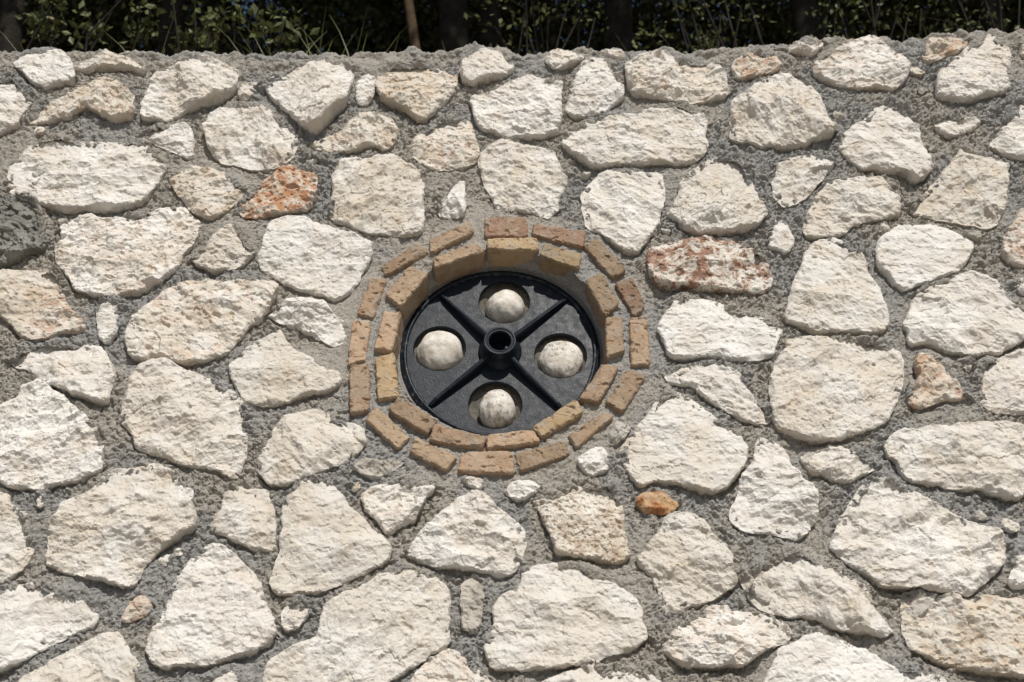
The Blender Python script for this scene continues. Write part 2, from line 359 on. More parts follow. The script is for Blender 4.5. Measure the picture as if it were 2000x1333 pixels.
def limestone(name, base, pale, tan, tan_amt, rust_amt=0.0, rust=(0.36, 0.12, 0.035), dirt=0.40, scale=1.0, seed=0.0, cover=0.0):
    m, nt, b = new_mat(name, 0.92, 0.2); k = NT(nt)
    r = k.rnd()
    c = k.mix(k.ramp(k.noise(9 * scale, 5, 0.6, (seed, 0, 0)), 0.38, 0.66), base, pale)
    c = k.mix(k.mul(k.ramp(k.noise(13 * scale, 6, 0.68, (3.1 + seed, 1, 7)), 0.48, 0.70), tan_amt), c, tan)
    # grey weathering film and mortar dust in patches
    c = k.mix(k.mul(k.ramp(k.noise(24, 6, 0.7, (9, seed, 2)), 0.52, 0.74), dirt), c, (0.36, 0.33, 0.29))
    if rust_amt > 0:
        f = k.mul(k.ramp(k.noise(34, 7, 0.74, (1, 5, seed), dist=0.3), 0.47 - cover * 0.3, 0.58 - cover * 0.3), k.ramp(k.noise(8, 4, 0.6, (4, 4, seed)), 0.36 - cover, 0.50 - cover))
        c = k.mix(k.mul(f, rust_amt), c, rust)
    # small dark specks
    c = k.mix(k.mul(k.ramp(k.noise(170, 3, 0.6, (2, 2, 2)), 0.66, 0.74), 0.55), c, (0.16, 0.13, 0.10))
    # stone-to-stone difference
    hv = k.n("ShaderNodeHueSaturation")
    hv.inputs["Hue"].default_value = 0.5
    k.l(k.ramp(r, 0, 1, 0.66, 1.02), hv.inputs["Saturation"]); k.l(k.ramp(r, 1, 0, 0.93, 1.05), hv.inputs["Value"])
    k.l(c, hv.inputs["Color"])
    k.l(hv.outputs[0], b.inputs["Base Color"])
    h = k.add(k.noise(150, 8, 0.68, (5, 5, 5)), k.mul(k.noise(420, 5, 0.6), 0.5))
    k.bump(b, h, 0.0036, 0.72)
    return m

M = {}
M['w'] = limestone("limestone", (0.645, 0.588, 0.505), (0.725, 0.693, 0.635), (0.56, 0.43, 0.28), 0.45)
M['s'] = limestone("limestone_smooth", (0.665, 0.612, 0.532), (0.73, 0.702, 0.648), (0.58, 0.46, 0.31), 0.35, dirt=0.28, seed=2.0)
M['y'] = limestone("limestone_yellow", (0.65, 0.588, 0.49), (0.725, 0.688, 0.62), (0.56, 0.43, 0.27), 0.5, rust_amt=0.28, rust=(0.48, 0.23, 0.07), seed=4.0)
M['o'] = limestone("limestone_ochre", (0.60, 0.525, 0.42), (0.68, 0.63, 0.55), (0.55, 0.42, 0.28), 0.5, rust_amt=0.5, rust=(0.46, 0.19, 0.06), seed=6.0)
M['O'] = limestone("orange_stone", (0.50, 0.30, 0.14), (0.55, 0.40, 0.25), (0.46, 0.20, 0.06), 0.9, rust_amt=0.9, rust=(0.40, 0.14, 0.035), seed=7.0)
M['r'] = limestone("rust_stone", (0.62, 0.53, 0.42), (0.66, 0.60, 0.52), (0.52, 0.28, 0.12), 0.8, rust_amt=0.95, rust=(0.45, 0.20, 0.08), seed=8.3, cover=0.06)
M['R'] = limestone("rust_stone_patchy", (0.64, 0.58, 0.48), (0.70, 0.66, 0.58), (0.56, 0.42, 0.26), 0.4, rust_amt=0.95, rust=(0.29, 0.12, 0.048), seed=3.4, cover=0.05)
M['p'] = limestone("pitted_limestone", (0.64, 0.57, 0.45), (0.70, 0.65, 0.56), (0.50, 0.34, 0.18), 0.7, rust_amt=0.55, rust=(0.34, 0.19, 0.08), seed=1.2)
M['g'] = limestone("mortar_smeared_stone", (0.44, 0.405, 0.345), (0.54, 0.50, 0.43), (0.40, 0.35, 0.28), 0.4, dirt=0.6, seed=5.0)

M['k'] = limestone("dark_mossy_stone", (0.17, 0.165, 0.135), (0.26, 0.25, 0.21), (0.13, 0.13, 0.095), 0.7, dirt=0.5, seed=9.0)

def mortar_mat():
    m, nt, b = new_mat("grey_mortar", 0.95, 0.15); k = NT(nt)
    c = k.mix(k.ramp(k.noise(4, 5, 0.62), 0.42, 0.58), (0.325, 0.318, 0.302), (0.385, 0.352, 0.302))
    c = k.mix(k.mul(k.ramp(k.noise(16, 6, 0.7, (7, 1, 3)), 0.5, 0.72), 0.5), c, (0.45, 0.42, 0.37))
    c = k.mix(k.mul(k.ramp(k.noise(60, 6, 0.7, (1, 8, 3)), 0.54, 0.72), 0.35), c, (0.22, 0.21, 0.195))
    c = k.mix(k.mul(k.ramp(k.noise(230, 4, 0.7, (1, 1, 3)), 0.54, 0.66), 0.7), c, (0.60, 0.58, 0.54))
    c = k.mix(k.mul(k.ramp(k.noise(210, 5, 0.75, (6, 1, 9)), 0.53, 0.62), 0.6), c, (0.15, 0.142, 0.13))
    k.l(c, b.inputs["Base Color"])
    h = k.add(k.noise(110, 8, 0.7), k.mul(k.noise(380, 4, 0.6, (3, 3, 3)), 0.6))
    k.bump(b, h, 0.006, 0.9)
    return m
M['mortar'] = mortar_mat()

def brick_mat(name, a, bcol, seed):
    m, nt, b = new_mat(name, 0.95, 0.12); k = NT(nt)
    r = k.rnd()
    c = k.mix(k.ramp(k.noise(22, 6, 0.65, (seed, 0, 0)), 0.36, 0.66), a, bcol)
    c = k.mix(k.mul(k.ramp(k.noise(30, 6, 0.72, (seed, 4, 1)), 0.50, 0.66), 0.65), c, (0.36, 0.325, 0.275))
    c = k.mix(k.mul(k.ramp(k.noise(17, 6, 0.7, (seed, 9, 3)), 0.52, 0.68), 0.5), c, (0.23, 0.145, 0.085))
    c = k.mix(k.mul(k.ramp(k.noise(150, 4, 0.65, (seed, 2, 1)), 0.60, 0.72), 0.45), c, (0.15, 0.10, 0.06))
    hv = k.n("ShaderNodeHueSaturation")
    k.l(k.ramp(r, 0, 1, 0.82, 1.12), hv.inputs["Value"]); k.l(c, hv.inputs["Color"])
    k.l(hv.outputs[0], b.inputs["Base Color"])
    k.bump(b, k.add(k.noise(170, 7, 0.7), k.mul(k.noise(60, 4, 0.6), 0.7)), 0.0022, 0.6)
    return m
M['bb'] = brick_mat("tan_brick", (0.31, 0.22, 0.145), (0.38, 0.29, 0.20), 0.0)
M['br'] = brick_mat("orange_tan_brick", (0.40, 0.27, 0.175), (0.44, 0.335, 0.24), 2.0)
M['by'] = brick_mat("yellow_tan_brick", (0.37, 0.265, 0.155), (0.42, 0.32, 0.205), 4.0)
M['bd'] = brick_mat("brown_brick", (0.26, 0.16, 0.11), (0.31, 0.225, 0.16), 6.0)

def disc_mat(name, dust):
    m, nt, b = new_mat(name, 0.5, 0.22); k = NT(nt)
    c = k.mix(k.ramp(k.noise(40, 5, 0.6), 0.35, 0.7), (0.006, 0.0100, 0.0165), (0.009, 0.0140, 0.0215))
    d = k.mul(k.ramp(k.noise(75, 8, 0.75, (2, 3, 1)), 0.50, 0.74), dust)
    c = k.mix(d, c, (0.20, 0.185, 0.165))
    d2 = k.mul(k.ramp(k.noise(9, 7, 0.72, (8, 3, 4)), 0.60, 0.66), dust * 0.8)
    c = k.mix(d2, c, (0.24, 0.22, 0.195))
    k.l(c, b.inputs["Base Color"])
    k.l(k.ramp(k.noise(60, 4, 0.6), 0.3, 0.7, 0.34, 0.50), b.inputs["Roughness"])
    k.bump(b, k.noise(260, 5, 0.6), 0.001, 0.5)
    return m
M['disc'] = disc_mat("black_painted_metal", 0.085)
M['rim'] = disc_mat("dusty_black_rim", 0.75)
M['hub'] = disc_mat("black_hub_metal", 0.12)

def pebble_mat(name, dirt, seed):
    m, nt, b = new_mat(name, 0.8, 0.25); k = NT(nt)
    c = k.mix(k.ramp(k.noise(30, 5, 0.6, (seed, 0, 0)), 0.38, 0.66), (0.58, 0.53, 0.455), (0.72, 0.69, 0.63))
    c = k.mix(k.mul(k.ramp(k.noise(34, 7, 0.74, (3, seed, 1)), 0.50, 0.60), dirt), c, (0.28, 0.25, 0.205))
    c = k.mix(k.mul(k.ramp(k.noise(160, 4, 0.7, (3, seed, 6)), 0.56, 0.66), dirt), c, (0.20, 0.175, 0.14))
    k.l(c, b.inputs["Base Color"]); k.bump(b, k.add(k.noise(120, 6, 0.7), k.mul(k.noise(30, 3, 0.5), 0.8)), 0.0018, 0.5)
    return m
M['pebble'] = pebble_mat("white_pebble", 0.35, 0.0)
M['pebble_dirty'] = pebble_mat("dirty_pebble", 0.85, 3.0)

def leaf_mat(name, a, b_, c_):
    m, nt, b = new_mat(name, 0.5, 0.35); k = NT(nt)
    c = k.mix(k.ramp(k.noise(14, 3, 0.6), 0.35, 0.65), a, b_)
    c = k.mix(k.mul(k.ramp(k.noise(35, 2, 0.5, (4, 4, 4)), 0.60, 0.70), 0.7), c, c_)
    k.l(c, b.inputs["Base Color"])
    tr = k.n("ShaderNodeBsdfTranslucent"); k.l(c, tr.inputs[0])
    mx = k.n("ShaderNodeMixShader"); mx.inputs[0].default_value = 0.25
    out = nt.nodes["Material Output"]
    k.l(b.outputs[0], mx.inputs[1]); k.l(tr.outputs[0], mx.inputs[2]); k.l(mx.outputs[0], out.inputs[0])
    return m
M['leaf_shrub'] = leaf_mat("shrub_leaves", (0.09, 0.11, 0.035), (0.14, 0.15, 0.055), (0.21, 0.15, 0.07))
M['leaf_tree'] = leaf_mat("tree_leaves", (0.046, 0.054, 0.020), (0.072, 0.074, 0.030), (0.11, 0.08, 0.036))
M['grass'] = leaf_mat("grass_blades", (0.10, 0.12, 0.035), (0.15, 0.15, 0.055), (0.24, 0.20, 0.09))

def bark_mat(name, a, b_):
    m, nt, b = new_mat(name, 0.9, 0.15); k = NT(nt)
    c = k.mix(k.ramp(k.noise(18, 6, 0.65), 0.35, 0.65), a, b_)
    k.l(c, b.inputs["Base Color"]); k.bump(b, k.noise(60, 6, 0.7), 0.01, 0.8); return m
M['bark'] = bark_mat("dark_bark", (0.014, 0.012, 0.010), (0.030, 0.025, 0.020))
M['bark_tan'] = bark_mat("tan_bark", (0.055, 0.040, 0.025), (0.10, 0.072, 0.044))

def soil_mat(name, a, b_, sc):
    m, nt, b = new_mat(name, 0.95, 0.1); k = NT(nt)
    k.l(k.mix(k.ramp(k.noise(sc, 8, 0.65), 0.35, 0.65), a, b_), b.inputs["Base Color"])
    k.bump(b, k.noise(sc * 6, 8, 0.7), 0.02, 0.7); return m
M['soil'] = soil_mat("leaf_litter_soil", (0.05, 0.038, 0.025), (0.10, 0.075, 0.048), 5)
M['bed'] = soil_mat("dirty_mortar_bed", (0.17, 0.155, 0.13), (0.25, 0.23, 0.195), 60)
M['gravel'] = soil_mat("pale_gravel", (0.26, 0.24, 0.21), (0.36, 0.33, 0.29), 9)

# ------------------------------------------------------------------ setting: ground in front, bank behind
WTOP = VX * 3.60
BACK_Y = WTOP.y + 0.42
BANK_Z = WTOP.z - 0.10

def grid_obj(name, x0, x1, nx, y0, y1, ny, fz, mat):
    xs = np.linspace(x0, x1, nx); ys = y0 + (y1 - y0) * np.linspace(0, 1, ny) ** 1.8
    X, Y = np.meshgrid(xs, ys)
    V = np.stack([X, Y, fz(X, Y)], -1).reshape(-1, 3)
    i = np.arange((ny - 1) * nx).reshape(ny - 1, nx)[:, :-1].ravel()
    me = mesh_np(name, V, np.stack([i, i + 1, i + nx + 1, i + nx], 1))
    o = link(name, me, mat); o["kind"] = "structure"; return o

grid_obj("ground", -600, 600, 41, -600, 600, 41, lambda x, y: 0 * x, M['gravel'])
def bank_z(x, y):
    d = np.maximum(y - BACK_Y, 0)
    return BANK_Z - 0.03 + np.minimum(d * 0.46, 9 + d * 0.10) + 0.10 * fbm(x * 0.7, y * 0.7, 5, 4) * np.clip(d, 0, 1)
grid_obj("hillside", -60, 60, 161, BACK_Y - 0.12, 90, 121, bank_z, M['soil'])

# ------------------------------------------------------------------ stone outlines
def parse(txt):
    out = []
    for ln in txt.strip().splitlines():
        t = ln.split(); out.append((t[0], t[1], np.array(list(map(float, t[2:]))).reshape(-1, 2)))
    return out

def resample(P, step):
    Q = np.vstack([P, P[:1]]); d = np.hypot(*np.diff(Q, axis=0).T); s = np.concatenate([[0], np.cumsum(d)])
    n = max(16, int(round(s[-1] / step))); t = np.linspace(0, s[-1], n, endpoint=False)
    return np.stack([np.interp(t, s, Q[:, 0]), np.interp(t, s, Q[:, 1])], 1), t

def chaikin(P, a=0.18):
    Q = np.roll(P, -1, 0)
    return np.stack([P * (1 - a) + Q * a, P * a + Q * (1 - a)], 1).reshape(-1, 2)

def ccw(P):
    x, y = P.T
    return P if np.sum(x * np.roll(y, -1) - np.roll(x, -1) * y) > 0 else P[::-1]

def normals(P):
    t = np.roll(P, -1, 0) - np.roll(P, 1, 0)
    n = np.stack([t[:, 1], -t[:, 0]], 1)
    return n / np.maximum(np.hypot(*n.T)[:, None], 1e-9)

from mathutils.geometry import delaunay_2d_cdt
def face_points(P, step, rng):
    """hexagonal points inside the outline, kept half a step clear of it"""
    lo, hi = P.min(0), P.max(0)
    ys = np.arange(lo[1], hi[1], step * 0.87); pts = []
    for k, y in enumerate(ys):
        xs = np.arange(lo[0] + (k % 2) * step * 0.5, hi[0], step)
        pts.append(np.stack([xs, np.full(len(xs), y)], 1))
    G = np.vstack(pts) + rng.uniform(-0.22, 0.22, (sum(map(len, pts)), 2)) * step
    ins = np.zeros(len(G), bool); x1, y1 = P[-1]
    for x2, y2 in P:
        if y1 != y2:
            ins ^= ((y1 > G[:, 1]) != (y2 > G[:, 1])) & (G[:, 0] < (x2 - x1) * (G[:, 1] - y1) / (y2 - y1) + x1)
        x1, y1 = x2, y2
    G = G[ins]
    d = near_dist(G, P)[0]
    k = d > step * 0.55
    return G[k], d[k]

def near_dist(G, P):
    out = np.empty(len(G)); arg = np.empty(len(G), int)
    for i in range(0, len(G), 4000):
        q = G[i:i + 4000]
        dd = (q[:, 0][:, None] - P[:, 0][None]) ** 2 + (q[:, 1][:, None] - P[:, 1][None]) ** 2
        a = dd.argmin(1); arg[i:i + 4000] = a; out[i:i + 4000] = np.sqrt(dd[np.arange(len(q)), a])
    return out, arg

def relief_block(name, P, p, seed, mat, parent, kind='w', step=0.0033, traced=True, back=-0.035, brick=False):
    """one stone (or brick): outline P on the wall plane, face standing p metres proud, broken surface, real sides"""
    rng = np.random.RandomState(seed)
    P = ccw(P)
    P = chaikin(P, 0.06 if brick else 0.16)
    P, s = resample(P, step)
    n = normals(P)
    amp = 0.0022 if brick else 0.0036
    per = s[-1] + step
    ang = s / per * 2 * np.pi; rr = per / (2 * np.pi)
    cx, cy = np.cos(ang) * rr, np.sin(ang) * rr
    P = P + n * (amp * (fbm(cx * 40, cy * 40, seed, 4, 0.6) * 1.6) + (0.0024 if brick else 0.0042))[:, None]
    vmin, vmax = P[:, 1].min(), P[:, 1].max(); hgt = max(vmax - vmin, 1e-3)
    size = math.sqrt(hgt * np.ptp(P[:, 0]))
    ptop = p if brick else min(0.009 + 0.2 * p, p)
    pe = ptop + (p - ptop) * (1 - (P[:, 1] - vmin) / hgt) ** 0.8
    if traced:     # the silhouette's upper side belongs to the proud face, its lower side to the foot of the stone
        t = (P - np.array([CU, CV])) / CW; tl = np.hypot(*t.T)[:, None]
        P = P - t * (pe * np.maximum(0, np.sum(n * t / tl, 1)))[:, None] * 0.8
        n = normals(P)
    c = P.mean(0)
    G, dG = face_points(P, step, rng)
    u = np.concatenate([P[:, 0], G[:, 0]]); v = np.concatenate([P[:, 1], G[:, 1]])
    dist = np.concatenate([np.zeros(len(P)), dG])
    f = np.clip((v - vmin) / hgt, 0, 1)
    if brick:
        g = rng.uniform(-0.03, 0.03, 2)
        h = p + (u - c[0]) * g[0] + (v - c[1]) * g[1]
        h = h + 0.0036 * fbm(u * 30, v * 30, seed, 4, 0.6) + 0.0009 * fbm(u * 130, v * 130, seed + 3, 3, 0.65) + facets(u * 40, v * 40, seed + 4, 0.0015)
        h = h - 0.005 * sstep(0.45, 0.66, perlin(u * 40, v * 55, seed + 8)) - 0.0020 * sstep(0.42, 0.6, perlin(u * 100, v * 100, seed + 9)) - 0.010 * sstep(0.25, 0.6, perlin(u * 24, v * 24, seed + 10)) * np.clip(1 - dist / 0.012, 0, 1)
        e = 0.0030 + 0.006 * np.clip(perlin(u * 45, v * 45, seed + 5), -0.1, 1)
        drop = 0.0042
    else:
        rough = {'s': 0.62, 'w': 1.0, 'y': 1.0, 'p': 0.7, 'g': 1.1, 'k': 1.7}.get(kind, 0.95) * rng.uniform(0.8, 1.25)
        h = ptop + (p - ptop) * (1 - f) ** 0.8
        fac = None
        for _ in range(rng.randint(4, 7)):
            a = rng.uniform(0, 2 * np.pi); gm = rng.uniform(0.08, 0.32)
            q = c + (rng.uniform(-0.32, 0.32, 2)) * (np.ptp(P[:, 0]), hgt)
            pl = gm * ((u - q[0]) * math.cos(a) + (v - q[1]) * math.sin(a)) + 0.20 * gm * size
            fac = pl if fac is None else np.minimum(fac, pl)
        h = h + np.clip(fac, -0.018, 0.012) * rough
        th = rng.normal(0.0, 0.5); ct, st = math.cos(th), math.sin(th)
        a1 = (u * ct + v * st); a2 = (-u * st + v * ct)
        fs = rng.uniform(0.75, 1.45)                       # coarse- or fine-grained stone
        wx = 0.010 * fbm(u * 34, v * 34, seed + 40, 4, 0.6); wy = 0.010 * fbm(u * 34, v * 34, seed + 41, 4, 0.6)
        b1_, b2_ = a1 + wx, (a2 + wy) * 1.5
        fc = facets(b1_ * 13 * fs, b2_ * 13 * fs, seed + 60, 0.0185 / fs, 0.9) + facets(b1_ * 34 * fs, b2_ * 34 * fs, seed + 61, 0.0078 / fs, 0.9) \
            + facets(b1_ * 80 * fs, b2_ * 80 * fs, seed + 62, 0.0026, 0.9) + facets(b1_ * 15 * fs, b2_ * 15 * fs, seed + 63, 0.0045)
        h = h + rough * fc
        # a few long ledges where the stone split along its bed
        for fr, amp_t, stp, sd, tilt in ((7, 0.030, 0.0085, 1, 0.05), (17, 0.014, 0.0045, 2, -0.05)):
            q = amp_t * rough * fbm((a1 + wx) * fr * 0.5, (a2 + wy) * fr * 1.25, seed + sd * 7, 4, 0.55) + (a2 - c[1]) * tilt
            q = q / stp; fl = np.floor(q); frc = q - fl
            wd = 0.10 + 0.36 * np.abs(perlin(u * 14, v * 14, seed + sd))
            h = h + stp * (0.5 * frc + 0.5 * sstep(0.5 - wd, 0.5 + wd, frc) + fl) * 0.5
        lf = 0.08 + 1.35 * sstep(-0.25, 0.5, fbm(u * 10, v * 10, seed + 50, 3))     # smooth cleft faces next to ragged ones
        h = h + 0.007 * rough * fbm(u * 13, v * 15, seed + 52, 3) + 0.0036 * rough * lf * fbm(u * 60, v * 80, seed + 51, 5, 0.62)
        pit = {'p': 0.004, 'y': 0.004, 'o': 0.004, 'r': 0.005, 'R': 0.004, 'g': 0.003, 'k': 0.010}.get(kind, 0.0022)
        h = h - pit * sstep(0.30, 0.50, perlin(u * 75, v * 85, seed + 21)) - pit * 1.4 * sstep(0.42, 0.56, perlin(u * 26, v * 36, seed + 22))
        if kind == 'p': h = h - 0.003 * sstep(0.2, 0.4, perlin(u * 130, v * 130, seed + 25))
        # keep the mean face where it belongs
        h = h + (np.mean(ptop + (p - ptop) * (1 - f) ** 0.8) - np.mean(h)) * 0.9
        e = 0.0025 + 0.018 * np.clip(perlin(u * 15, v * 15, seed + 5) + 0.05, 0, 1)
        drop = 0.0035 + 0.011 * np.clip(perlin(u * 19, v * 19, seed + 6) + 0.15, 0, 1)
    h = h - drop * (1 - np.clip(dist / e, 0, 1)) ** (2 if brick else 1.15)
    if not brick: h = np.maximum(h, 0.002 * perlin(u * 90, v * 90, seed + 2) + 0.003)
    ns = len(P)
    pts = [Vector((x, y)) for x, y in zip(u - c[0], v - c[1])]
    res = delaunay_2d_cdt(pts, [], [list(range(ns))], 1, 1e-7)
    vv, ff, orig = res[0], res[2], res[3]
    if len(vv) == len(pts):
        tris = np.array([t for t in ff if len(t) == 3], int)
    else:      # the outline crossed itself somewhere: map back to the nearest input point
        mp = np.array([o[0] if len(o) else 0 for o in orig])
        tris = mp[np.array([t for t in ff if len(t) == 3], int)]
        tris = tris[(tris[:, 0] != tris[:, 1]) & (tris[:, 1] != tris[:, 2]) & (tris[:, 0] != tris[:, 2])]
    ar = (u[tris[:, 1]] - u[tris[:, 0]]) * (v[tris[:, 2]] - v[tris[:, 0]]) - (u[tris[:, 2]] - u[tris[:, 0]]) * (v[tris[:, 1]] - v[tris[:, 0]])
    tris[ar < 0] = tris[ar < 0][:, ::-1]
    V = [np.stack([u, v, h], 1)]
    nf = len(u); nl = 6 if p > 0.015 else 4
    he = h[:ns]; rows = [np.arange(ns)]
    for k in range(1, nl + 1):
        a = k / nl; w = he + (back - he) * a ** 1.3
        inset = (0.0085 * math.sin(math.pi * min(a * 1.2, 1)) if not brick else 0.0015) * fbm(cx * 45 + w * 50, cy * 45 + a * 3, seed + 31, 4, 0.6) + (0.0015 if brick else -0.004) * a
        V.append(np.concatenate([P + n * inset[:, None], w[:, None]], 1)); rows.append(nf + (k - 1) * ns + np.arange(ns))
    V = np.concatenate(V); quads = []
    for k in range(nl):
        A, B = rows[k], rows[k + 1]; quads.append(np.stack([A, B, np.roll(B, -1), np.roll(A, -1)], 1))
    XYZ = np.stack([V[:, 0] - c[0], -V[:, 2], V[:, 1] - c[1]], 1)
    me = mesh_np(name, XYZ, np.vstack(quads), tris, smooth=False)
    me.materials.append(mat)
    o = link(name, me, None, parent, (c[0], 0, c[1]))
    return o, P, c

# ------------------------------------------------------------------ the rubble wall
wall = tag(wall_frame("stone_wall"), "rubble wall of pale cream limestone blocks set in rough grey mortar", "wall")

outl = []     # (polygon, centre) of everything bedded in the mortar
for i, (kind, p, px) in enumerate(parse(STONES)):
    P = np.array([to_wall(x, y) for x, y in px])
    o, Q, c = relief_block("stone", P, float(p) / 100, 100 + i * 13, M[kind], wall, kind, step=0.0030)
    outl.append((Q, c))

# the round opening
RC = np.array(to_wall(976, 656, 0.020))
BW = 0.020
surround = tag(wall_frame("brick_surround"), "double ring of tan bricks framing the black disc in the wall", "brick surround")
for i, (ring, tone, px) in enumerate(parse(BRICKS)):
    w = BW + (0.002 if ring == 'i' else -0.002)
    P = np.array([to_wall(660 + x * 0.40506, 400 + y * 0.40506, w) for x, y in px])
    o, Q, c = relief_block("brick", P, w, 5000 + i * 7, M['b' + tone], surround, step=0.0028, traced=False,
                           back=-0.030 if ring == 'o' else -0.050, brick=True)
    outl.append((Q, c))

# more stones beyond the picture's edges so that the wall goes on
def inside_any(pt, r):
    for Q, c in outl:
        if np.hypot(*(c - pt)) < r + 0.30:
            d = np.hypot(*(Q - pt).T).min()
            if d < r: return True
            if np.hypot(*(c - pt)) < 0.03: return True
    return False
_L = np.array([to_wall(x, y) for x, y in ((0, 100), (2000, 60), (2000, 1333), (0, 1333))])
def in_frame(u, v, mg):
    t = np.clip((v - _L[3, 1]) / (_L[0, 1] - _L[3, 1]), 0, 1)
    hw = abs(_L[3, 0]) + (abs(_L[0, 0]) - abs(_L[3, 0])) * t
    return v > _L[3, 1] - mg and abs(u) < hw + mg
rs = np.random.RandomState(3); cnt = 0
for r0, tries in ((0.135, 700), (0.105, 900), (0.08, 1100), (0.055, 1100)):
    for _ in range(tries):
        u = rs.uniform(-2.3, 2.3); v = rs.uniform(0.9, 3.5)
        r = r0 * rs.uniform(0.85, 1.1)
        if in_frame(u, v, r * 1.05) or v + r > 3.53 or inside_any(np.array([u, v]), r + 0.018): continue
        k = rs.randint(6, 10); a = np.sort(np.arange(k) + rs.uniform(-0.3, 0.3, k)) * 2 * np.pi / k
        rad = r * rs.uniform(0.84, 1.12, k)
        P = np.stack([u + rad * np.cos(a), v + rad * np.sin(a)], 1)
        kd = rs.choice(['w', 'w', 's', 'y', 'o'])
        o, Q, c = relief_block("stone", P, rs.uniform(0.014, 0.028), 9000 + cnt * 11, M[kd], wall, kd, step=0.009, traced=False)
        outl.append((Q, c)); cnt += 1

rs = np.random.RandomState(17); nchip = 0
for _ in range(6000):
    if nchip >= 70: break
    u = rs.uniform(-1.4, 1.4); v = rs.uniform(1.88, 3.5); r = rs.uniform(0.007, 0.017)
    if not in_frame(u, v, -0.03) or np.hypot(u - RC[0], v - RC[1]) < 0.40 or inside_any(np.array([u, v]), r + 0.008): continue
    if any(np.hypot(*(c - (u, v))) < 0.10 and np.hypot(*(Q - c).T).max() > np.hypot(*(c - (u, v))) for Q, c in outl): continue
    k = rs.randint(5, 8); a = (np.arange(k) + rs.uniform(-0.3, 0.3, k)) * 2 * np.pi / k
    rad = r * rs.uniform(0.7, 1.25, k); th = rs.uniform(0, 3.14)
    x, y = rad * np.cos(a) * 1.25, rad * np.sin(a) * 0.8
    P = np.stack([u + x * math.cos(th) - y * math.sin(th), v + x * math.sin(th) + y * math.cos(th)], 1)
    o, Q, c = relief_block("stone_chip", P, rs.uniform(0.007, 0.013), 20000 + nchip * 11, M[rs.choice(['g', 'g', 'w', 'y'])], wall, 'w', step=0.0034, traced=False)
    outl.append((Q, c)); nchip += 1

